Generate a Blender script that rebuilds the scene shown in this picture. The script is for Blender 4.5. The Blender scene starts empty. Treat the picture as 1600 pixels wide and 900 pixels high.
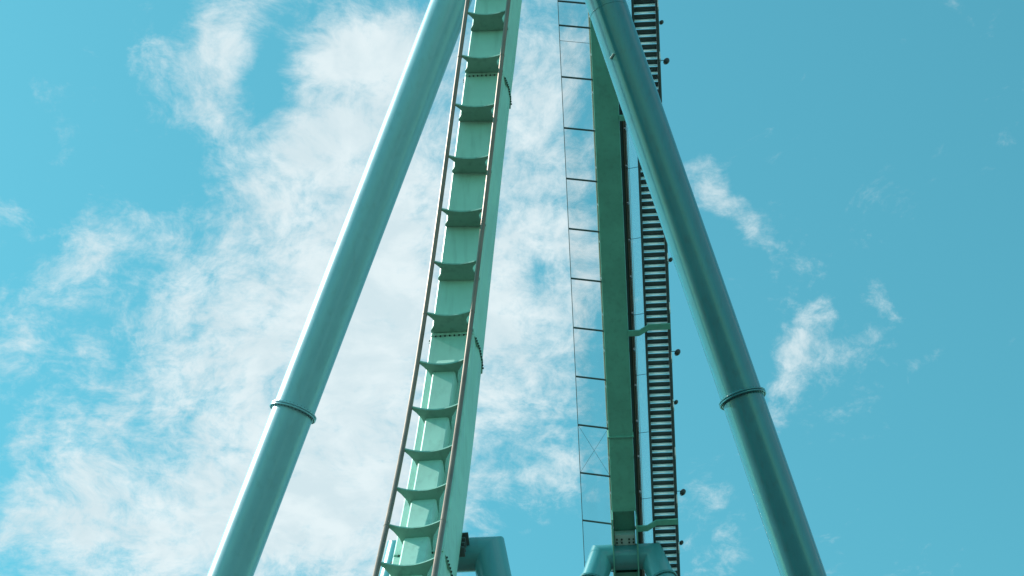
import bpy, bmesh, math, random
from mathutils import Vector, Matrix
random.seed(4)
scene = bpy.context.scene
R = math.radians

# ------------------------------------------------------------------ camera
cam_d = bpy.data.cameras.new('camera')
cam = bpy.data.objects.new('camera', cam_d)
scene.collection.objects.link(cam)
cam.location = (0, 0, 1.6)
cam.rotation_euler = (R(90 + 46), 0, 0)
cam_d.sensor_width = 36
cam_d.lens = 76.5
cam_d.clip_end = 20000
scene.camera = cam
scene.render.resolution_x, scene.render.resolution_y = 1024, 576

# ------------------------------------------------------------------ sun and sky
SUN = Vector((-0.74, 0.13, 0.66)).normalized()          # direction towards the sun
sl = bpy.data.lights.new('sun', 'SUN')
sl.energy = 4.8
sl.angle = R(0.53)
sl.color = (1.0, 0.965, 0.90)
sun = bpy.data.objects.new('sun', sl)
scene.collection.objects.link(sun)
sun.rotation_euler = SUN.to_track_quat('Z', 'Y').to_euler()
sun.location = (-60, 0, 90)

world = bpy.data.worlds.new('World')
scene.world = world
world.use_nodes = True
wt = world.node_tree
wt.nodes.clear()


def W(kind, **kw):
    nd = wt.nodes.new(kind)
    for k, v in kw.items():
        setattr(nd, k, v)
    return nd


def wire(v, sock):
    if hasattr(v, 'is_output'):
        wt.links.new(v, sock)
    elif v is not None:
        sock.default_value = v


def M_(op, a, b=None, c=None, clamp=False):
    nd = W('ShaderNodeMath', operation=op, use_clamp=clamp)
    for i, v in enumerate((a, b, c)):
        if v is not None:
            wire(v, nd.inputs[i])
    return nd.outputs[0]


def V_(op, a, b=None):
    nd = W('ShaderNodeVectorMath', operation=op)
    wire(a, nd.inputs[0])
    if b is not None:
        wire(b, nd.inputs[1])
    return nd.outputs['Value'] if op == 'DOT_PRODUCT' else nd.outputs[0]


def noise_(vec, scale, detail, rough, dist=0.0):
    nd = W('ShaderNodeTexNoise', noise_dimensions='3D')
    wire(vec, nd.inputs['Vector'])
    nd.inputs['Scale'].default_value = scale
    nd.inputs['Detail'].default_value = detail
    nd.inputs['Roughness'].default_value = rough
    nd.inputs['Distortion'].default_value = dist
    return nd


def sstep(x, lo, hi):
    nd = W('ShaderNodeMapRange', interpolation_type='SMOOTHSTEP')
    wire(x, nd.inputs[0])
    wire(lo, nd.inputs[1])
    wire(hi, nd.inputs[2])
    return nd.outputs[0]


def mixc(f, a, b):
    nd = W('ShaderNodeMix', data_type='RGBA')
    wire(f, nd.inputs[0])
    wire(a, nd.inputs[6])
    wire(b, nd.inputs[7])
    return nd.outputs[2]


sky = W('ShaderNodeTexSky', sky_type='NISHITA')
sky.sun_disc = False
sky.sun_elevation = math.asin(SUN.z)
sky.sun_rotation = math.atan2(SUN.x, SUN.y)
sky.altitude = 0
sky.air_density = 1.0
sky.dust_density = 0.3
sky.ozone_density = 1.2
tint = W('ShaderNodeMix', data_type='RGBA', blend_type='MULTIPLY')
tint.inputs[0].default_value = 1
wt.links.new(sky.outputs[0], tint.inputs[6])
tint.inputs[7].default_value = (0.50, 1.29, 0.96, 1)       # the photograph's cool teal balance

# a high thin cloud sheet: directions are projected on a flat layer above the ground
gen = W('ShaderNodeTexCoord').outputs['Generated']
sep = W('ShaderNodeSeparateXYZ')
wt.links.new(gen, sep.inputs[0])
dz = M_('MAXIMUM', sep.outputs[2], 0.06)
cv = W('ShaderNodeCombineXYZ')
wire(M_('DIVIDE', sep.outputs[0], dz), cv.inputs[0])
wire(M_('DIVIDE', sep.outputs[1], dz), cv.inputs[1])
cv.inputs[2].default_value = 0.37
cvec = cv.outputs[0]

BANKS = [  # cloud banks of the layer: two rows of an affine map each, weight
    (3.32, -2.71, 3.31, 8.12, 5.03, -3.92, 0.78),
    (42.30, 12.31, -2.43, -4.67, 14.45, -11.99, 0.72),
    (62.78, -3.40, 15.69, 5.90, 22.68, -16.46, 0.42),
    (23.15, -2.23, 3.57, 6.70, 30.51, -23.13, 0.62),
    (20.46, -4.47, 6.09, 11.91, 25.87, -20.31, 0.45),
    (65.23, 7.53, 7.80, 0.00, 44.48, -37.38, 0.25),
    (50.44, 8.04, 8.32, 0.00, 41.57, -37.62, 0.50),
    (28.88, -8.43, 15.27, 32.91, 46.30, -34.10, 0.36),
    (17.70, -4.69, 9.85, 22.30, 31.22, -23.25, 0.26),
    (39.72, 6.33, 6.55, 0.00, 27.83, -28.34, 0.40),
    (102.35, 15.68, 16.24, 0.00, 65.07, -52.30, 0.24),
    (86.97, 12.44, 12.88, 0.00, 66.72, -56.07, 0.20),
    (88.47, 11.75, 12.17, 0.00, 115.08, -93.05, 0.20),
    (13.02, -5.16, 10.38, 14.20, 13.11, -10.78, 0.36),
    (12.71, 1.56, 1.61, 0.00, 17.16, -21.10, 0.42),
    (12.71, 0.78, 0.81, 0.00, 13.73, -16.88, 0.50),
    (14.37, 0.47, 0.49, 0.00, 5.02, -5.48, 0.48),
    (42.47, -0.26, -0.27, 0.00, 10.73, -8.83, 0.40),
    (25.60, -0.16, -0.16, 0.00, 13.38, -13.07, 0.46),
    (23.99, -0.15, -0.15, 0.00, 10.18, -11.32, 0.42),
    (72.61, 15.85, -2.01, -6.15, 26.70, -22.51, -0.36),
    (50.53, 19.59, -6.19, -14.71, 29.04, -28.10, -0.30),
    (55.42, -12.91, 15.66, 34.91, 76.65, -58.68, -0.35),
    (44.72, -0.46, -0.47, 0.00, 55.59, -53.05, -0.35),
    (30.97, -0.51, -0.52, 0.00, 19.74, -24.13, -0.25),
    (50.58, -1.19, -1.23, 0.00, 7.23, -6.51, 0.26),
    (37.35, 31.14, -31.82, -54.41, 37.71, -26.65, 0.30),
    (24.12, 13.19, -15.47, -67.46, 64.57, -48.84, 0.34),
    (25.53, -23.62, 19.33, 53.70, 26.75, -37.15, 0.36),
    (22.64, -9.75, 5.10, 41.78, 58.12, -68.77, 0.32),
    (112.25, 10.88, -32.02, -10.03, 26.43, -26.47, 0.22),
    (125.27, -51.03, 19.99, 18.98, 31.34, -35.15, 0.34),
    (44.08, -33.59, 22.34, 99.23, 63.61, -92.73, 0.34),
    (55.59, -3.58, -3.70, 0.00, 48.45, -56.49, 0.40),
    (30.82, -1.95, -2.02, 0.00, 21.06, -25.96, 0.38),
]
base = None
for a, b, o1, c, d, o2, w in BANKS:
    u = M_('ADD', V_('DOT_PRODUCT', cvec, (a, b, 0)), o1)
    v = M_('ADD', V_('DOT_PRODUCT', cvec, (c, d, 0)), o2)
    r2 = M_('MULTIPLY_ADD', u, u, M_('MULTIPLY', v, v))
    g = M_('MULTIPLY', M_('EXPONENT', M_('MULTIPLY', M_('POWER', r2, 1.2), -0.9)), w)
    base = g if base is None else M_('ADD', base, g)
base = M_('MINIMUM', base, 1.0)
# beyond these banks broken cloud goes on over the rest of the sky
far = noise_(cvec, 1.3, 2, 0.5).outputs[0]
fx = M_('MULTIPLY', V_('DOT_PRODUCT', cvec, (1, 0, 0)), 2.1)
fy = M_('MULTIPLY_ADD', V_('DOT_PRODUCT', cvec, (0, 1, 0)), 2.4, -2.35)
away = sstep(M_('MULTIPLY_ADD', fx, fx, M_('MULTIPLY', fy, fy)), 1.1, 2.6)
base = M_('ADD', base, M_('MULTIPLY', M_('MULTIPLY', sstep(far, 0.42, 0.66), 0.6), away))

warp = noise_(cvec, 5.0, 4, 0.55).outputs[1]
wv = V_('SUBTRACT', warp, (0.5, 0.5, 0.5))
sc = W('ShaderNodeVectorMath', operation='SCALE')
wire(wv, sc.inputs[0])
sc.inputs[3].default_value = 0.10
p1 = V_('ADD', cvec, sc.outputs[0])
sv = W('ShaderNodeCombineXYZ')                 # wisps drawn out along one wind direction
wire(M_('MULTIPLY', V_('DOT_PRODUCT', p1, (0.5, -0.61, 0)), 0.6), sv.inputs[0])
wire(V_('DOT_PRODUCT', p1, (0.87, 0.35, 0)), sv.inputs[1])
sv.inputs[2].default_value = 0.6
f1 = noise_(sv.outputs[0], 14.0, 12, 0.64).outputs[0]
f2 = noise_(V_('ADD', p1, (7.1, 3.3, 0)), 52.0, 9, 0.70).outputs[0]
fb = M_('ADD', M_('MULTIPLY', f1, 0.58), M_('MULTIPLY', f2, 0.42))
dens = M_('ADD', base, M_('MULTIPLY', M_('SUBTRACT', fb, 0.5), 2.9))
cover = sstep(dens, 0.16, 0.95)
cover = M_('MULTIPLY', cover, sstep(sep.outputs[2], 0.03, 0.2))
cover = M_('MULTIPLY', cover, 0.93)
shade = sstep(noise_(V_('ADD', p1, (2.2, 9.7, 0)), 24.0, 8, 0.6).outputs[0], 0.35, 0.68)
cloud = mixc(shade, (3.15, 3.75, 3.95, 1), (3.8, 4.25, 4.35, 1))
skyc = mixc(cover, tint.outputs[2], cloud)
bg = W('ShaderNodeBackground')
wire(skyc, bg.inputs[0])
bg.inputs[1].default_value = 0.15
wo = W('ShaderNodeOutputWorld')
wt.links.new(bg.outputs[0], wo.inputs[0])

vs = scene.view_settings
vs.view_transform = 'Standard'
vs.look = 'None'
vs.exposure = 0.55
vs.gamma = 1.0
vs.use_curve_mapping = False
scene.render.engine = 'CYCLES'


# ------------------------------------------------------------------ materials
def paint(name, col, rough=0.34, vary=0.10, metal=0.0, coat=0.0, streak=0.18, dirt=(0.06, 0.09, 0.08), spec=0.5):
    m = bpy.data.materials.new(name)
    m.use_nodes = True
    nt = m.node_tree
    bs = nt.nodes['Principled BSDF']
    bs.inputs['Roughness'].default_value = rough
    bs.inputs['Metallic'].default_value = metal
    bs.inputs['Coat Weight'].default_value = coat
    bs.inputs['Coat Roughness'].default_value = 0.12
    bs.inputs['Specular IOR Level'].default_value = spec
    geo = nt.nodes.new('ShaderNodeNewGeometry')
    n1 = nt.nodes.new('ShaderNodeTexNoise')
    n1.inputs['Scale'].default_value = 0.8
    n1.inputs['Detail'].default_value = 6
    n1.inputs['Roughness'].default_value = 0.6
    nt.links.new(geo.outputs['Position'], n1.inputs['Vector'])
    mpn = nt.nodes.new('ShaderNodeMapping')
    mpn.inputs['Scale'].default_value = (6, 6, 0.55)
    nt.links.new(geo.outputs['Position'], mpn.inputs['Vector'])
    n2 = nt.nodes.new('ShaderNodeTexNoise')
    n2.inputs['Scale'].default_value = 1.0
    n2.inputs['Detail'].default_value = 5
    nt.links.new(mpn.outputs[0], n2.inputs['Vector'])
    cr = nt.nodes.new('ShaderNodeValToRGB')
    cr.color_ramp.elements[0].position = 0.3
    cr.color_ramp.elements[0].color = tuple(c * (1 - vary) for c in col) + (1,)
    cr.color_ramp.elements[1].position = 0.7
    cr.color_ramp.elements[1].color = tuple(min(1, c * (1 + vary)) for c in col) + (1,)
    nt.links.new(n1.outputs[0], cr.inputs[0])
    mr = nt.nodes.new('ShaderNodeMapRange')
    mr.inputs[1].default_value = 0.52
    mr.inputs[2].default_value = 0.78
    mr.inputs[4].default_value = streak
    nt.links.new(n2.outputs[0], mr.inputs[0])
    mx = nt.nodes.new('ShaderNodeMix')
    mx.data_type = 'RGBA'
    nt.links.new(mr.outputs[0], mx.inputs[0])
    nt.links.new(cr.outputs[0], mx.inputs[6])
    mx.inputs[7].default_value = dirt + (1,)
    nt.links.new(mx.outputs[2], bs.inputs['Base Color'])
    rr = nt.nodes.new('ShaderNodeMapRange')
    rr.inputs[3].default_value = rough - 0.05
    rr.inputs[4].default_value = rough + 0.12
    nt.links.new(n1.outputs[0], rr.inputs[0])
    nt.links.new(rr.outputs[0], bs.inputs['Roughness'])
    return m


TEAL = paint('teal_paint', (0.075, 0.275, 0.315), 0.20, 0.08, streak=0.22)
LIT_TEAL = paint('lit_blue_teal_paint', (0.19, 0.40, 0.485), 0.28, 0.05, coat=0.2, streak=0.20, dirt=(0.10, 0.17, 0.17))  # left column: teal lightened, its brighter lighting is put into the colour
SHADED_TEAL = paint('shaded_teal_paint', (0.024, 0.165, 0.21), 0.20, 0.06, coat=0.35, streak=0.28, dirt=(0.04, 0.06, 0.06))  # right column: teal darkened, its shade is put into the colour
MINT = paint('mint_paint', (0.335, 0.56, 0.48), 0.38, 0.09, streak=0.30, dirt=(0.11, 0.20, 0.16))
TIE_MINT = paint('deeper_mint_paint', (0.20, 0.40, 0.335), 0.42, 0.14, streak=0.4, dirt=(0.07, 0.12, 0.10))  # tie plates: a deeper mint than the girder, with stronger streaks
GREEN = paint('green_paint', (0.13, 0.405, 0.335), 0.42, 0.16, streak=0.26)
STEEL = paint('worn_rail_steel', (0.21, 0.15, 0.115), 0.34, 0.25, metal=0.5, streak=0.35, dirt=(0.14, 0.085, 0.055))
DARKSTEEL = paint('dark_galvanised_steel', (0.055, 0.085, 0.095), 0.5, 0.2, streak=0.25, dirt=(0.10, 0.06, 0.045))
RUST = paint('rusty_brown_steel', (0.085, 0.05, 0.033), 0.6, 0.3, streak=0.4, dirt=(0.22, 0.12, 0.06))
BOLT = paint('dark_bolt_steel', (0.03, 0.045, 0.045), 0.45, 0.2)
BLACK = paint('black_lamp_housing', (0.02, 0.022, 0.025), 0.45, 0.2)
PALE = paint('pale_galvanised_steel', (0.50, 0.60, 0.60), 0.4, 0.1)
CONCRETE = paint('concrete', (0.34, 0.33, 0.31), 0.85, 0.12, spec=0.2)

GLASS = bpy.data.materials.new('lamp_glass')
GLASS.use_nodes = True
_b = GLASS.node_tree.nodes['Principled BSDF']
_b.inputs['Base Color'].default_value = (0.25, 0.28, 0.30, 1)
_b.inputs['Roughness'].default_value = 0.12

NET = bpy.data.materials.new('fine_steel_netting')
NET.use_nodes = True
_nt = NET.node_tree
_b = _nt.nodes['Principled BSDF']
_b.inputs['Base Color'].default_value = (0.16, 0.25, 0.26, 1)
_b.inputs['Roughness'].default_value = 0.6
_n = _nt.nodes.new('ShaderNodeTexNoise')
_n.inputs['Scale'].default_value = 1.2
_r = _nt.nodes.new('ShaderNodeMapRange')
_r.inputs[3].default_value = 0.05
_r.inputs[4].default_value = 0.17
_nt.links.new(_n.outputs[0], _r.inputs[0])
_nt.links.new(_r.outputs[0], _b.inputs['Alpha'])

def mesh_sheet(name, col, solid):
    m = bpy.data.materials.new(name)
    m.use_nodes = True
    nt = m.node_tree
    nt.nodes.clear()
    tr = nt.nodes.new('ShaderNodeBsdfTransparent')
    tl = nt.nodes.new('ShaderNodeBsdfTranslucent')
    df = nt.nodes.new('ShaderNodeBsdfDiffuse')
    tl.inputs[0].default_value = df.inputs[0].default_value = col + (1,)
    m1 = nt.nodes.new('ShaderNodeMixShader')
    m1.inputs[0].default_value = 0.85
    nt.links.new(df.outputs[0], m1.inputs[1])
    nt.links.new(tl.outputs[0], m1.inputs[2])
    m2 = nt.nodes.new('ShaderNodeMixShader')
    m2.inputs[0].default_value = solid
    nt.links.new(tr.outputs[0], m2.inputs[1])
    nt.links.new(m1.outputs[0], m2.inputs[2])
    ou = nt.nodes.new('ShaderNodeOutputMaterial')
    nt.links.new(m2.outputs[0], ou.inputs[0])
    return m


PALENET = mesh_sheet('pale_netting', (0.8, 0.84, 0.84), 0.22)
RISER = mesh_sheet('pale_perforated_sheet', (0.85, 0.88, 0.88), 0.92)
GROUND = bpy.data.materials.new('grass_and_paving')
GROUND.use_nodes = True
_nt = GROUND.node_tree
_b = _nt.nodes['Principled BSDF']
_b.inputs['Roughness'].default_value = 0.95
_g = _nt.nodes.new('ShaderNodeNewGeometry')
_n = _nt.nodes.new('ShaderNodeTexNoise')
_n.inputs['Scale'].default_value = 0.03
_n.inputs['Detail'].default_value = 8
_nt.links.new(_g.outputs['Position'], _n.inputs['Vector'])
_c = _nt.nodes.new('ShaderNodeValToRGB')
_c.color_ramp.elements[0].position = 0.44
_c.color_ramp.elements[0].color = (0.03, 0.05, 0.02, 1)
_c.color_ramp.elements[1].position = 0.54
_c.color_ramp.elements[1].color = (0.075, 0.075, 0.07, 1)
_nt.links.new(_n.outputs[0], _c.inputs[0])
_nt.links.new(_c.outputs[0], _b.inputs['Base Color'])

# ------------------------------------------------------------------ helpers
COL = scene.collection


def thing(name, loc, label, cat, group=None):
    o = bpy.data.objects.new(name, None)
    COL.objects.link(o)
    o.location = loc
    o.empty_display_size = 0.5
    o['label'] = label
    o['category'] = cat
    if group:
        o['group'] = group
    return o


def world_of(o):
    m = o.matrix_basis.copy()
    while o.parent:
        o = o.parent
        m = o.matrix_basis @ m
    return m


def put(name, mesh, parent, mw=None, label=None, kind=None):
    """a mesh as a part; mw is its world matrix (mesh data is local to it)"""
    o = bpy.data.objects.new(name, mesh)
    COL.objects.link(o)
    o.parent = parent
    o.matrix_basis = world_of(parent).inverted() @ (mw if mw is not None else Matrix.Identity(4))
    if label:
        o['label'] = label
    if kind:
        o['kind'] = kind
    return o


def to_mesh(bm, name, mat, smooth_angle=None):
    bmesh.ops.recalc_face_normals(bm, faces=bm.faces)
    if smooth_angle is not None:
        for f in bm.faces:
            f.smooth = True
        for e in bm.edges:
            if len(e.link_faces) == 2 and e.calc_face_angle(0) > R(smooth_angle):
                e.smooth = False
    me = bpy.data.meshes.new(name)
    bm.to_mesh(me)
    bm.free()
    me.materials.append(mat)
    return me


def prism(bm, poly, mat4s, cap=True):
    """loft one closed 2D outline (x, y) through the given 4x4 frames"""
    rings = [[bm.verts.new(m @ Vector((x, y, 0))) for x, y in poly] for m in mat4s]
    k = len(poly)
    for a, b in zip(rings[:-1], rings[1:]):
        for i in range(k):
            bm.faces.new((a[i], a[(i + 1) % k], b[(i + 1) % k], b[i]))
    if cap:
        bm.faces.new(rings[0][::-1])
        bm.faces.new(rings[-1])


def circle(r, k):
    return [(r * math.cos(2 * math.pi * i / k), r * math.sin(2 * math.pi * i / k)) for i in range(k)]


def frame(o, x, y, z):
    m = Matrix((x, y, z)).transposed().to_4x4()
    m.translation = o
    return m


def axis_frame(o, z, hint=Vector((0, 0, 1))):
    z = z.normalized()
    if abs(z.dot(hint)) > 0.98:
        hint = Vector((1, 0, 0))
    x = hint.cross(z).normalized()
    return frame(o, x, z.cross(x), z)


def tube_bm(bm, a, b, r, k=12):
    a, b = Vector(a), Vector(b)
    m0 = axis_frame(a, b - a)
    m1 = m0.copy()
    m1.translation = b
    prism(bm, circle(r, k), [m0, m1])


def tube(name, a, b, r, k, mat, parent):
    a, b = Vector(a), Vector(b)
    m0 = axis_frame(a, b - a)
    bm = bmesh.new()
    prism(bm, circle(r, k), [Matrix.Identity(4), Matrix.Translation((0, 0, (b - a).length))])
    return put(name, to_mesh(bm, name, mat, 40), parent, m0)


def box_bm(bm, x0, x1, y0, y1, z0, z1, m=None):
    m = m or Matrix.Identity(4)
    v = [bm.verts.new(m @ Vector(p)) for p in ((x0, y0, z0), (x1, y0, z0), (x1, y1, z0), (x0, y1, z0), (x0, y0, z1), (x1, y0, z1), (x1, y1, z1), (x0, y1, z1))]
    for q in ((3, 2, 1, 0), (4, 5, 6, 7), (0, 1, 5, 4), (1, 2, 6, 5), (2, 3, 7, 6), (3, 0, 4, 7)):
        bm.faces.new([v[i] for i in q])


def bevelled(bm, w, seg=1):
    bmesh.ops.bevel(bm, geom=[e for e in bm.edges], offset=w, segments=seg, affect='EDGES', clamp_overlap=True)


def box_mesh(name, x0, x1, y0, y1, z0, z1, mat, bev=0.008):
    bm = bmesh.new()
    box_bm(bm, x0, x1, y0, y1, z0, z1)
    if bev:
        bevelled(bm, bev)
    return to_mesh(bm, name, mat)


def lathe(name, prof, k, mat, ang=35):
    """revolve (r, z) pairs about z, open profile closed by caps"""
    bm = bmesh.new()
    rings = [[bm.verts.new((r * math.cos(2 * math.pi * i / k), r * math.sin(2 * math.pi * i / k), z)) for i in range(k)] for r, z in prof]
    for a, b in zip(rings[:-1], rings[1:]):
        for i in range(k):
            bm.faces.new((a[i], a[(i + 1) % k], b[(i + 1) % k], b[i]))
    bm.faces.new(rings[0][::-1])
    bm.faces.new(rings[-1])
    return to_mesh(bm, name, mat, ang)


def ring_mesh(name, r0, r1, z0, z1, k, mat):
    """a flat collar round a tube: washer with rounded rim"""
    b = min(0.012, (z1 - z0) / 3)
    bm = bmesh.new()
    prof = [(r0, z0), (r1 - b, z0), (r1, z0 + b), (r1, z1 - b), (r1 - b, z1), (r0, z1)]
    rings = [[bm.verts.new((r * math.cos(2 * math.pi * i / k), r * math.sin(2 * math.pi * i / k), z)) for i in range(k)] for r, z in prof]
    n = len(rings)
    for j in range(n):
        a, c = rings[j], rings[(j + 1) % n]
        for i in range(k):
            bm.faces.new((a[i], a[(i + 1) % k], c[(i + 1) % k], c[i]))
    return to_mesh(bm, name, mat, 35)


def bolts_bm(spots, r=0.022, h=0.03, k=6):
    bm = bmesh.new()
    for m in spots:
        m1 = m @ Matrix.Translation((0, 0, h))
        prism(bm, circle(r, k), [m, m1])
    return bm


# ------------------------------------------------------------------ ground
bm = bmesh.new()
bmesh.ops.create_grid(bm, x_segments=4, y_segments=4, size=4000)
g = bpy.data.objects.new('ground', to_mesh(bm, 'ground', GROUND))
COL.objects.link(g)
g['kind'] = 'structure'

# ------------------------------------------------------------------ the two leaning support columns
COLUMN_R = 0.625


def column(foot, tip, collar_at, label, seams, PAINT, lugs=()):
    foot, tip = Vector(foot), Vector(tip)
    ax = (tip - foot).normalized()
    t = thing('support_column', foot, label, 'support', 'steel support columns')
    split = foot + ax * collar_at
    mats = axis_frame(foot, ax)
    L = (tip - foot).length

    def at(z):
        return mats @ Matrix.Translation((0, 0, z))
    for nm, z0, z1 in (('lower_tube', -0.6, collar_at - 0.045), ('upper_tube', collar_at + 0.045, L)):
        me = lathe(nm, [(COLUMN_R, 0), (COLUMN_R, (z1 - z0) / 2), (COLUMN_R, z1 - z0)], 96, PAINT)
        put(nm, me, t, at(z0))
    cl = put('collar', ring_mesh('collar', COLUMN_R - 0.1, COLUMN_R + 0.095, -0.06, -0.006, 96, PAINT), t, at(collar_at))
    put('collar', ring_mesh('collar', COLUMN_R - 0.1, COLUMN_R + 0.095, 0.006, 0.06, 96, PAINT), t, at(collar_at))
    spots = []
    for i in range(36):
        a = 2 * math.pi * i / 36
        for s in (0, 1):
            spots.append(Matrix.Translation((math.cos(a) * (COLUMN_R + 0.045), math.sin(a) * (COLUMN_R + 0.045), 0.059 if s else -0.059)) @ (Matrix.Identity(4) if s else Matrix.Rotation(math.pi, 4, 'X')))
    put('collar_bolts', to_mesh(bolts_bm(spots, 0.015, 0.025), 'collar_bolts', BOLT), cl, at(collar_at), kind='stuff')
    for z in seams:
        put('weld_bead', ring_mesh('weld_bead', COLUMN_R - 0.03, COLUMN_R + 0.008, -0.014, 0.014, 96, PAINT), t, at(z))
    for z, side in lugs:
        o = foot + ax * z
        v = (cam.location - o)
        v = (v - ax * v.dot(ax)).normalized()          # the lug sits on the flank that faces the walkway
        r_ = ax.cross(v)
        r_ = r_ if r_.x > 0 else -r_
        nn = (r_ * side + v * math.sqrt(1 - side * side)).normalized()
        bm = bmesh.new()
        box_bm(bm, -0.11, 0.11, -0.018, 0.018, -0.02, 0.06)
        bevelled(bm, 0.01)
        tt = (ax * 0.45 + nn.cross(ax) * (1 if nn.cross(ax).x > 0 else -1)).normalized()
        put('lifting_lug', to_mesh(bm, 'lifting_lug', PALE), t, frame(o + nn * COLUMN_R, tt, nn.cross(tt), nn))
    pad = lathe('footing', [(1.5, -0.3), (1.5, 0.35), (1.42, 0.45), (0.9, 0.45)], 40, CONCRETE)
    put('footing', pad, t, Matrix.Translation((foot.x, foot.y, 0)))
    return t, at


LF, LT = Vector((-22.5955, 67.2409, 0)), Vector((0.55, 38.71, 65.15))
RF, RT = Vector((20.873, 66.5161, 0)), Vector((0.87, 38.87, 65.0))
col_l, at_l = column(LF, LT, 52.08, 'thick pale teal steel tube column passing behind the rails of the pale green track', (43.0,), LIT_TEAL)
col_r, at_r = column(RF, RT, 51.56, 'thick dark teal steel tube column passing in front of the steel stairway', (65.2, 42.0), SHADED_TEAL,
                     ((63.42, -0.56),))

# ------------------------------------------------------------------ the steep drop track
PITCH = 1.93992
KN = [0.0, 4 * PITCH, 8 * PITCH, 12 * PITCH]
EK = [1.54789, 1.63424, 1.29671, 1.08762]
GAM = -0.13
gv = Vector((math.cos(GAM), math.sin(GAM), 0))
hh = Vector((-math.sin(GAM), math.cos(GAM), 0))
VS = (Vector((0, 0, 1)) + 0.07168 * gv).normalized()
HS = (hh - 0.19793 * gv).normalized()


def elev(s):
    def lag(s):
        e = 0
        for i in range(4):
            w = 1
            for j in range(4):
                if j != i:
                    w *= (s - KN[j]) / (KN[i] - KN[j])
            e += EK[i] * w
        return e
    if s < 0:
        return EK[0]
    if s > KN[3]:
        return EK[3] - 0.020 * (s - KN[3])
    return lag(s)


S_TOP, S_END = -13.0, 33.5
DS = 0.05
path = {}
P = Vector((-0.72856, 37.63947, 52.00011))


def tang(s):
    e = elev(s)
    return (VS * math.sin(e) + HS * math.cos(e)).normalized()


samples = []
p = P.copy()
s = 0.0
back = []
while s > S_TOP:
    p = p + tang(s) * DS
    s -= DS
    back.append((s, p.copy()))
samples = back[::-1] + [(0.0, P.copy())]
p, s = P.copy(), 0.0
while s < S_END:
    p = p - tang(s + DS / 2) * DS
    s += DS
    samples.append((s, p.copy()))


def dframe(s):
    """X to the right, Y into the structure, Z up along the track"""
    k = (s - samples[0][0]) / DS
    i = max(0, min(len(samples) - 2, int(k)))
    f = k - i
    o = samples[i][1].lerp(samples[i + 1][1], f)
    t = tang(s)
    l = (gv - t * gv.dot(t)).normalized()
    n = l.cross(t)
    return frame(o, l, -n, t)


base_d = samples[-1][1]
drop = thing('drop_track', base_d, 'pale green box girder track with two brown steel rails plunging steeply', 'track')


def sweep(name, poly, s0, s1, step, mat, parent, mw0=None, ang=25, label=None):
    k = max(1, int(round((s1 - s0) / step)))
    bm = bmesh.new()
    inv = Matrix.Translation(-base_d)
    prism(bm, poly, [inv @ dframe(s0 + (s1 - s0) * i / k) for i in range(k + 1)])
    return put(name, to_mesh(bm, name, mat, ang), parent, Matrix.Translation(base_d), label)


TIE_TILT = -0.0376
HW = 0.555
FD = 0.68          # depth of the wide spine's face behind the rails
c = 0.03
SIDE = [(HW, FD + c), (HW + 0.008, 1.05), (HW + 0.06, 1.16), (HW + 0.07, 1.60), (HW + 0.0, 1.98)]
wide = [(-HW + c, FD), (HW - c, FD)] + SIDE + [(-x, y) for x, y in SIDE][::-1]
FL = [PITCH * k + 0.075 for k in (-4, 1, 6, 11, 16)]
cuts = [S_TOP + 0.1] + [f for f in FL if f > S_TOP + 0.2] + [S_END - 0.1]
for a, b in zip(cuts[:-1], cuts[1:]):
    sweep('spine_section', wide, a + 0.004, b - 0.004, 0.4, MINT, drop)
S7 = 7 * PITCH
narrow_face, nh, nc = 0.33, 0.285, 0.035
nar = [(-nh + nc, narrow_face), (nh - nc, narrow_face), (nh, narrow_face + nc), (nh, FD + 0.006), (-nh, FD + 0.006), (-nh, narrow_face + nc)]
nsp = sweep('narrow_spine', nar, S7 - 0.02, S_END - 0.1, 0.4, MINT, drop)
# sloping end cap of the narrow spine
bm = bmesh.new()
m7 = dframe(S7 - 0.02)
pts = [(-nh - .02, 0.27, 0), (nh + .02, 0.27, 0), (nh + .02, FD + .02, 0), (-nh - .02, FD + .02, 0), (-nh, FD - 0.01, 0.92), (nh - 0.16, FD - 0.01, 0.92), (nh, FD - 0.01, 0.80), (nh, FD + .02, 0.80), (nh - 0.16, FD + .02, 0.92), (-nh, FD + .02, 0.92)]
vv = [bm.verts.new(q) for q in pts]
for q in ((0, 1, 6, 5, 4), (0, 3, 2, 1), (1, 2, 7, 6), (0, 4, 9, 3), (4, 5, 8, 9), (5, 6, 7, 8), (3, 9, 8, 7, 2)):
    bm.faces.new([vv[i] for i in q])
put('end_cap', to_mesh(bm, 'end_cap', MINT), nsp, m7)

# rails
RC, RR = 0.605, 0.061
for sgn in (-1, 1):
    bm = bmesh.new()
    k = int((S_END - S_TOP) / 0.5)
    ms = []
    for i in range(k + 1):
        s = S_TOP + (S_END - S_TOP) * i / k
        s = min(max(s, samples[0][0]), samples[-1][0] - 0.01)
        m = dframe(s)
        ms.append(Matrix.Translation(-base_d) @ m @ Matrix.Translation((sgn * RC, 0.01, 0)))
    prism(bm, circle(RR, 20), ms)
    rail = put('rail', to_mesh(bm, 'rail', STEEL, 40), drop, Matrix.Translation(base_d))
    # narrow web plates holding the rail to the ties come with the ties; welded rail joints:
    for kk in (-4, 1, 6, 11, 16):
        sj = kk * PITCH + 0.06
        if S_TOP < sj < S_END:
            put('rail_joint', ring_mesh('rail_joint', RR - 0.01, RR + 0.007, -0.012, 0.012, 20, STEEL), rail,
                dframe(sj) @ Matrix.Translation((sgn * RC, 0.01, 0)))


def arc(pts_n, x0, x1, y0, dip):
    return [(x0 + (x1 - x0) * i / pts_n, y0 + dip * (1 - (2 * i / pts_n - 1) ** 2)) for i in range(pts_n + 1)]


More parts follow.
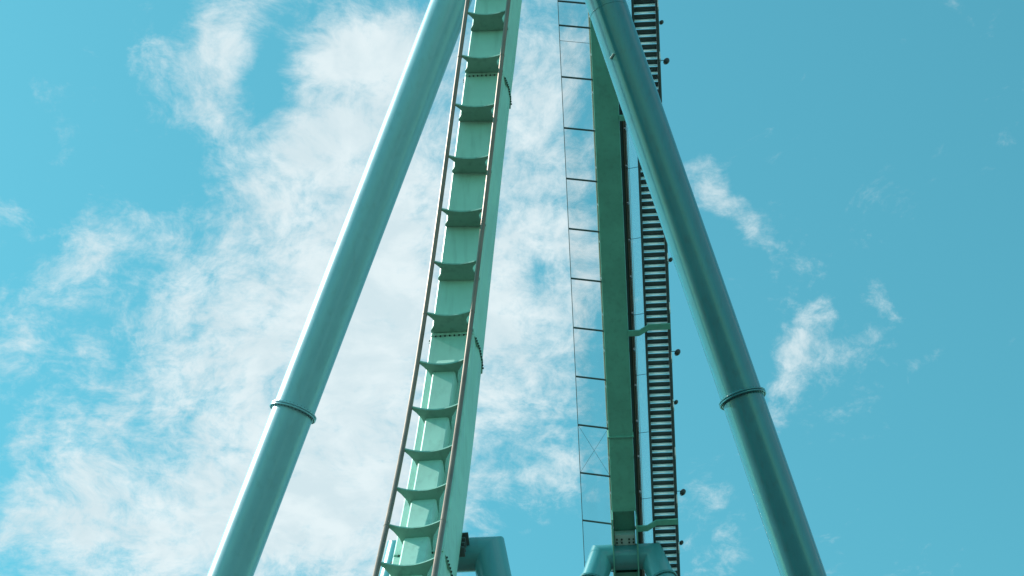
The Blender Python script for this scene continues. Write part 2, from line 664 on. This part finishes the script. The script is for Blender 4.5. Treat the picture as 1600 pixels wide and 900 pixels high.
def plate_mesh(name, outline, th, mat, bev=0.006):
    bm = bmesh.new()
    prism(bm, outline, [Matrix.Translation((0, 0, -th / 2)), Matrix.Translation((0, 0, th / 2))])
    bevelled(bm, bev)
    return to_mesh(bm, name, mat)


E0 = 0.575
# tie between the rails with a hollow on each flank
up = arc(10, -E0, E0, -0.02, 0.125)
right = [(E0 - 0.005, 0.05), (0.50, 0.11), (0.445, 0.18), (0.41, 0.25), (0.405, 0.31), (0.425, 0.38), (0.475, 0.47), (0.535, 0.56), (0.55, 0.60), (0.54, FD - 0.004)]
left = [(-x, y) for x, y in right][::-1]
tie_up = plate_mesh('tie_plate', up + right + left, 0.045, TIE_MINT)
# tie saddled on the narrow spine
up2 = arc(10, -E0, E0, -0.02, 0.13)
right2 = [(E0 - 0.002, 0.05), (0.47, 0.15), (0.36, 0.32), (0.325, 0.47), (0.30, FD - 0.01)]
left2 = [(-x, y) for x, y in right2][::-1]
tie_low = plate_mesh('tie_plate', up2 + right2 + left2, 0.055, TIE_MINT)
tilt = Matrix.Rotation(-math.atan(TIE_TILT), 4, 'Y')
for k in range(-6, 17):
    s = k * PITCH
    if not (S_TOP + 0.2 < s < S_END - 0.2):
        continue
    o = put('tie_plate', tie_low if k >= 7 else tie_up, drop, dframe(s) @ tilt)

# bolted joints of the box girder
fo = 0.04
FS = [(HW + 0.02, 0.77), (HW + 0.09, 1.15), (HW + 0.10, 1.62), (HW + 0.03, 2.02)]
flange_out = [(-HW + 0.03, FD - 0.035), (HW - 0.03, FD - 0.035)] + FS + [(-x, y) for x, y in FS][::-1]
fl_me = plate_mesh('joint_flange', flange_out, 0.04, MINT)
spots = []
down = Matrix.Rotation(math.pi, 4, 'X')
for i in range(8):
    spots.append(Matrix.Translation((-0.42 + 0.12 * i, FD - 0.02, -0.055)) @ down)
for sg in (-1, 1):
    for (xa, ya), (xb, yb), nb in (((HW + 0.012, 0.76), (HW + 0.075, 1.18), 5), ((HW + 0.075, 1.18), (HW + 0.055, 1.86), 7)):
        for i in range(nb):
            f = (i + 0.5) / nb
            spots.append(Matrix.Translation((sg * (xa + (xb - xa) * f + 0.022), ya + (yb - ya) * f, -0.055)) @ down)
fb_me = to_mesh(bolts_bm(spots, 0.021, 0.035), 'flange_bolts', BOLT)
for s in FL:
    if not (S_TOP + 0.2 < s < S_END - 0.2):
        continue
    m = dframe(s)
    a = put('joint_flange', fl_me, drop, m @ Matrix.Translation((0, 0, 0.022)))
    put('joint_flange', fl_me, drop, m @ Matrix.Translation((0, 0, -0.022)))
    put('flange_bolts', fb_me, a, m @ Matrix.Translation((0, 0, 0.012)), kind='stuff')

# ------------------------------------------------------------------ mitred portal frames


def mitred(bm, pts, r, k=40):
    pts = [Vector(q) for q in pts]
    n = len(pts)
    dirs = [(pts[i + 1] - pts[i]).normalized() for i in range(n - 1)]
    m0 = axis_frame(pts[0], dirs[0])
    ring = [m0 @ Vector((x, y, 0)) for x, y in circle(r, k)]
    rings = [ring]
    for i in range(1, n):
        d = dirs[i - 1]
        nn = d if i == n - 1 else (dirs[i - 1] + dirs[i]).normalized()
        ring = [q + d * ((pts[i] - q).dot(nn) / d.dot(nn)) for q in rings[-1]]
        rings.append(ring)
    vr = [[bm.verts.new(q) for q in rg] for rg in rings]
    for a, b in zip(vr[:-1], vr[1:]):
        for i in range(k):
            bm.faces.new((a[i], a[(i + 1) % k], b[(i + 1) % k], b[i]))
    bm.faces.new(vr[0][::-1])
    bm.faces.new(vr[-1])


def portal(name, cl, cr, splay, r, label, collar_drop, out):
    """bent-tube portal: crossbar between corners cl and cr, one splayed leg each side"""
    cl, cr = Vector(cl), Vector(cr)
    lat = (cr - cl)
    lat.z = 0
    lat.normalize()
    root = thing(name, ((cl.x + cr.x) / 2, (cl.y + cr.y) / 2, 0), label, 'support')
    o = Matrix.Translation(root.location)
    mid = (cl + cr) / 2
    dl = (-lat * splay - Vector((0, 0, 1))).normalized()
    dr = (lat * splay - Vector((0, 0, 1))).normalized()
    bm = bmesh.new()
    inv = o.inverted()
    mitred(bm, [inv @ (cl + dl * collar_drop), inv @ cl, inv @ cr, inv @ (cr + dr * collar_drop)], r)
    put('crossbar', to_mesh(bm, 'crossbar', TEAL, 35), root, o)
    for cpt, d in ((cl, dl), (cr, dr)):
        a = cpt + d * collar_drop
        f = a + d * ((a.z + 0.4) / -d.z)
        lg = tube('leg', a + d * 0.004, f, r, 40, TEAL, root)
        m = axis_frame(a, d)
        cw = put('collar', ring_mesh('collar', r - 0.05, r + 0.07, -0.05, -0.003, 48, TEAL), root, m)
        put('collar', ring_mesh('collar', r - 0.05, r + 0.07, 0.003, 0.05, 48, TEAL), root, m)
        sp = [Matrix.Translation((math.cos(q) * (r + 0.035), math.sin(q) * (r + 0.035), 0.049)) for q in [2 * math.pi * i / 24 for i in range(24)]]
        put('collar_bolts', to_mesh(bolts_bm(sp, 0.017, 0.02), 'collar_bolts', BOLT), cw, m, kind='stuff')
        fz = a + d * (a.z / -d.z)
        put('footing', lathe('footing', [(1.2, -0.3), (1.2, 0.35), (1.12, 0.45), (0.7, 0.45)], 32, CONCRETE), root, Matrix.Translation((fz.x, fz.y, 0)))
    return root


dp = portal('support_frame', (-2.56, 39.42, 33.46), (-0.52, 39.30, 33.46), 0.16, 0.40,
            'bent teal tube frame carrying the foot of the steep pale green track', 2.4, None)
# saddle between the girder and the crossbar: gusset plates behind the girder
SG = 9.62 * PITCH
mg = dframe(SG)
gb = box_mesh('saddle_plate', -0.42, 0.42, 1.985, 2.32, -0.03, 0.03, MINT)
put('saddle_plate', gb, dp, mg @ Matrix.Translation((0, 0, 0.0)))
for sx in (-0.34, 0.34):
    put('gusset_plate', box_mesh('gusset_plate', sx - 0.02, sx + 0.02, 1.985, 2.28, -0.42, -0.034, MINT), dp, mg)
for i, (dz_, ln) in enumerate(((0.86, 0.30), (0.62, 0.24), (0.40, 0.24), (0.18, 0.24))):
    put('stiffener_plate', box_mesh('stiffener_plate', 0.06, 0.64 + (0.05 if i == 0 else 0), 1.985, 1.99 + ln, -0.022, 0.022, DARKSTEEL), dp,
        mg @ Matrix.Translation((0, 0, dz_)) @ Matrix.Rotation(R(-4), 4, 'X'))

# ------------------------------------------------------------------ the lift track seen from below
LP0 = Vector((3.0091, 43.8062, 60.886))
LTAN = Vector((-0.0519, -0.8399, 0.5403)).normalized()
LX = Vector((-LTAN.y, LTAN.x, 0)).normalized()
LY = LTAN.cross(LX)


def lf(s, x=0.0, y=0.0):
    return frame(LP0 + LTAN * s + LX * x + LY * y, LX, LY, LTAN)


S_HI, S_LO = 6.0, -31.0
lift_base = LP0 + LTAN * S_LO
lift = thing('lift_track', lift_base, 'dark green box girder of the lift hill with a row of thin side arms', 'track')


def seg(name, poly, s0, s1, mat, parent, bev=0.0, label=None):
    bm = bmesh.new()
    prism(bm, poly, [Matrix.Identity(4), Matrix.Translation((0, 0, s1 - s0))])
    if bev:
        bevelled(bm, bev)
    return put(name, to_mesh(bm, name, mat), parent, lf(s0), label)


def rect(x0, x1, y0, y1, ch=0.02):
    return [(x0 + ch, y0), (x1 - ch, y0), (x1, y0 + ch), (x1, y1 - ch), (x1 - ch, y1), (x0 + ch, y1), (x0, y1 - ch), (x0, y0 + ch)]


SW = 0.425
S_F1, S_A, S_B = -15.19, -17.90, -20.15
for a, b in ((S_HI, 1.9), (1.9, S_F1), (S_F1, S_A)):
    seg('spine_section', rect(-SW, SW, 0, 0.92), b + 0.003, a - 0.003, GREEN, lift)
seg('spine_section', rect(-SW + 0.05, SW - 0.05, 0.56, 0.92), S_B + 0.003, S_A - 0.003, GREEN, lift)
seg('spine_section', rect(-SW, SW, 0, 0.92), S_LO, S_B - 0.003, GREEN, lift)
fl2 = plate_mesh('joint_flange', [(-SW - 0.03, -0.035), (SW + 0.03, -0.035), (SW + 0.03, 0.90), (-SW - 0.03, 0.90)], 0.05, GREEN)
for s in (1.9, S_F1):
    put('joint_flange', fl2, lift, lf(s))
# side plates at the saddle
for sx in (-1, 1):
    x = sx * (SW + 0.0)
    seg('side_plate', rect(x - 0.025, x + 0.025, -0.46, 0.70, 0.008), -20.45, -18.05, GREEN, lift)
bp = seg('bolt_plate', rect(-0.36, 0.36, 0.0, 0.5, 0.01), -19.14, -18.76, PALE, lift)
sp = [Matrix.Translation((x, 0.0, z)) @ Matrix.Rotation(R(90), 4, 'X') for x in (-0.29, -0.12, 0.14, 0.29) for z in (0.10, 0.22)]
put('plate_bolts', to_mesh(bolts_bm(sp, 0.035, 0.05), 'plate_bolts', BOLT), bp, lf(-19.14), kind='stuff')

# rails, ties and the cable channel above the girder
for x in (-0.40, 0.60):
    seg('rail', [(x + a, 1.16 + b) for a, b in circle(0.075, 14)], S_LO, S_HI, RUST if x > 0 else STEEL, lift)
tm = bmesh.new()
prism(tm, [(-0.42, 0.80), (0.62, 0.80), (0.66, 1.16), (0.52, 1.16), (0.35, 0.97), (-0.25, 0.97), (-0.36, 1.12), (-0.46, 1.12)], [Matrix.Translation((0, 0, -0.03)), Matrix.Translation((0, 0, 0.03))])
tme = to_mesh(tm, 'tie_plate', DARKSTEEL)
s = S_LO + 0.5
while s < S_HI:
    put('tie_plate', tme, lift, lf(s))
    s += 1.3
seg('cable_channel', rect(0.435, 0.545, 0.55, 0.80, 0.01), S_LO, S_HI, DARKSTEEL, lift)
seg('cable_conduit', [(0.548 + a, 0.52 + b) for a, b in circle(0.022, 8)], S_LO, S_HI, RUST, lift)

# side arms with edge wire and fine netting
ARM = Vector((-SW - 1.05, 0.20, 0.135))
ROOT = Vector((-SW + 0.005, 0.04, 0.0))
bm = bmesh.new()
tube_bm(bm, ROOT, ARM, 0.034, 10)
arm_me = to_mesh(bm, 'side_arm', DARKSTEEL, 40)
arm_s = [5.1, 3.35, 1.6, -0.107] + [-0.922 - 1.7438 * i for i in range(17)]
for s in arm_s:
    put('side_arm', arm_me, lift, lf(s))
w0, w1 = arm_s[-1], arm_s[0]


def wire_part(name, a, b, r=0.011, mat=DARKSTEEL, parent=None):
    return tube(name, lf(0) @ Vector(a), lf(0) @ Vector(b), r, 6, mat, parent or lift)


wire_part('edge_wire', (ARM.x, ARM.y, w0 + ARM.z), (ARM.x, ARM.y, w1 + ARM.z), 0.012)
wire_part('root_wire', (ROOT.x - 0.05, ROOT.y, w0), (ROOT.x - 0.05, ROOT.y, w1), 0.008, PALE)
for s in (-1.44, -19.9):
    wire_part('cross_wire', (ROOT.x, ROOT.y, s), (ARM.x, ARM.y, s + ARM.z), 0.008)
iA = -0.922 - 1.7438 * 8
iB = iA - 1.7438
wire_part('cross_wire', (ROOT.x, ROOT.y, iA), (ARM.x, ARM.y, iB + ARM.z), 0.0055)
wire_part('cross_wire', (ROOT.x, ROOT.y, iB), (ARM.x, ARM.y, iA + ARM.z), 0.0055)
for a, b in zip(arm_s[:-1], arm_s[1:]):
    bm = bmesh.new()
    q = [(ROOT.x, ROOT.y, a - 0.04), (ARM.x, ARM.y, a - 0.04 + ARM.z), (ARM.x, ARM.y, b + 0.04 + ARM.z), (ROOT.x, ROOT.y, b + 0.04)]
    bm.faces.new([bm.verts.new(v) for v in q])
    put('netting_panel', to_mesh(bm, 'netting_panel', NET), lift, lf(0))

# portal frame under the lift girder
SC = -19.6
cc = LP0 + LTAN * SC + LY * 0.06
lp = portal('support_frame', cc - LX * 0.86, cc + LX * 0.92, 0.30, 0.46,
            'bent teal tube frame carrying the dark green lift girder', 1.15, None)

# ------------------------------------------------------------------ steel stairway beside the lift
ST_X0, ST_X1, ST_Y = 1.00, 1.87, 0.30
st_base = LP0 + LTAN * S_LO + LX * ((ST_X0 + ST_X1) / 2) + LY * ST_Y
stair = thing('catwalk_stairway', st_base, 'long open steel stairway climbing beside the dark green lift girder', 'stairway')
for x0, x1 in ((ST_X0 - 0.005, ST_X0 + 0.075), (ST_X1 - 0.075, ST_X1 + 0.005)):
    seg('stringer', rect(x0, x1, ST_Y - 0.10, ST_Y + 0.14, 0.01), S_LO, S_HI, DARKSTEEL, stair)
slope = math.asin(LTAN.z)
# treads lie level: local frame with world-horizontal axes
run_dir = Vector((LTAN.x, LTAN.y, 0)).normalized()
# a tread is a pressed plank with a turned-down nosing at its front
bm = bmesh.new()
hw_ = (ST_X1 - ST_X0) / 2 - 0.077
box_bm(bm, -hw_, hw_, -0.092, 0.092, -0.004, 0.008)
box_bm(bm, -hw_, hw_, -0.097, -0.0925, -0.035, 0.008)
box_bm(bm, -hw_, hw_, 0.0925, 0.097, -0.03, 0.008)
tread_me = to_mesh(bm, 'tread', DARKSTEEL)
TP = 0.2555
RISE = TP * LTAN.z
bm = bmesh.new()
box_bm(bm, -hw_, hw_, 0.0895, 0.0915, -RISE + 0.010, -0.006)
riser_me = to_mesh(bm, 'riser', RISER)
s = S_LO + 0.2
k = 0
while s < S_HI - 0.1:
    o = LP0 + LTAN * s + LX * ((ST_X0 + ST_X1) / 2) + LY * (ST_Y + 0.02)
    m = frame(o, LX, Vector((0, 0, 1)).cross(LX), Vector((0, 0, 1)))
    put('tread', tread_me, stair, m)
    put('riser', riser_me, stair, m)
    s += TP
    k += 1
# handrail on the outer side and a low rail on the inner side
post = bmesh.new()
tube_bm(post, (0, 0, 0), (0, 0, 1.08), 0.022, 8)
post_me = to_mesh(post, 'post', PALE, 40)
ps = [S_LO + 0.9 + 1.7438 * i for i in range(21)]
for s in ps:
    o = LP0 + LTAN * s + LX * (ST_X1 + 0.027) + LY * (ST_Y + 0.0)
    put('post', post_me, stair, Matrix.Translation(o))
for hz in (0.55, 1.08):
    a = LP0 + LTAN * ps[0] + LX * (ST_X1 + 0.027) + LY * ST_Y + Vector((0, 0, hz))
    tube('handrail', a, a + LTAN * (ps[-1] - ps[0]), 0.02, 8, DARKSTEEL, stair)
# netting over the slot between girder and stairs
wire_part('slot_wire', (0.70, ST_Y + 0.25, S_LO), (0.70, ST_Y + 0.25, S_HI), 0.008, PALE, stair)
for s in (-3.4, -5.8, -8.26, -10.94, -13.1, -15.19, -17.6):
    wire_part('slot_wire', (0.62, ST_Y + 0.22, s - 0.03), (ST_X0 + 0.01, ST_Y + 0.12, s + 0.03), 0.009, DARKSTEEL, stair)
sw = [S_LO, -28.0, -25.6, -23.0, -20.2, -17.6, -15.19, -13.1, -10.94, -8.26, -5.8, -3.4, -0.9, 1.6, 4.0, S_HI]
for a, b in zip(sw[:-1], sw[1:]):
    bm = bmesh.new()
    q = [(0.62, ST_Y + 0.22, a + 0.02), (ST_X0 - 0.01, ST_Y + 0.12, a + 0.02), (ST_X0 - 0.01, ST_Y + 0.12, b - 0.02), (0.62, ST_Y + 0.22, b - 0.02)]
    bm.faces.new([bm.verts.new(v) for v in q])
    put('netting_panel', to_mesh(bm, 'netting_panel', PALENET), stair, lf(0))
# cranked brackets carrying the stairs from the girder
brk = [(0.40, 0.20), (0.66, 0.12), (1.00, -0.01), (1.22, -0.02), (1.90, 0.02)]
for s in (3.9, -3.9 + 0.0, -11.39, -18.44, -25.6):
    prev = None
    bm = bmesh.new()
    line_ = [(0.42, 0.02, -0.10), (0.80, 0.02, -0.10), (1.12, 0.12, 0.06), (1.88, 0.16, 0.06)]
    rings = []
    for (x, y, z) in line_:
        rings.append([bm.verts.new((x, y + a, z + b)) for a, b in ((-0.11, -0.10), (0.02, -0.10), (0.02, 0.10), (-0.11, 0.10))])
    for a, b in zip(rings[:-1], rings[1:]):
        for i in range(4):
            bm.faces.new((a[i], a[(i + 1) % 4], b[(i + 1) % 4], b[i]))
    bm.faces.new(rings[0][::-1])
    bm.faces.new(rings[-1])
    bevelled(bm, 0.008)
    put('bracket', to_mesh(bm, 'bracket', GREEN), stair, lf(s))

# ------------------------------------------------------------------ lamps along the stairway


def lamp(s, size, label, group, reach):
    o = LP0 + LTAN * s + LX * (ST_X1 + 0.03) + LY * (ST_Y + 0.02)
    t = thing('stair_lamp', o, label, 'lamp', group)
    m = frame(o, LX, Vector((0, 0, 1)).cross(LX), Vector((0, 0, 1)))
    bm = bmesh.new()
    tube_bm(bm, (-0.03, 0, 0.05 * size), (reach, 0, 0.05 * size), 0.022 * size, 8)
    put('arm', to_mesh(bm, 'arm', DARKSTEEL, 40), t, m)
    hm = m @ Matrix.Translation((reach + 0.10 * size, 0, -0.02 * size)) @ Matrix.Rotation(R(28), 4, 'Y')
    h = put('housing', lathe('housing', [(0.05 * size, 0.17 * size), (0.11 * size, 0.15 * size), (0.155 * size, 0.06 * size), (0.165 * size, -0.08 * size), (0.12 * size, -0.2 * size), (0.06 * size, -0.26 * size)], 18, BLACK, 50), t, hm)
    put('glass', lathe('glass', [(0.055 * size, -0.262 * size), (0.06 * size, -0.275 * size), (0.03 * size, -0.29 * size)], 14, GLASS), t, hm)


for s, where in ((-2.17, 'above its crossing with the dark teal column'), (-12.30, 'just below its upper green bracket'),
                 (-17.36, 'just above its lower green bracket')):
    lamp(s, 0.60, 'black flood lamp beside the stairway ' + where, 'flood lamps on the stairway', 0.15)
for s, where in ((-0.86, 'above its crossing with the dark teal column'), (-9.02, 'between the column crossing and the upper green bracket'),
                 (-14.09, 'midway between the two green brackets'), (-19.22, 'below the lower green bracket')):
    lamp(s, 0.42, 'small black marker lamp on the stairway ' + where, 'marker lamps on the stairway', 0.05)
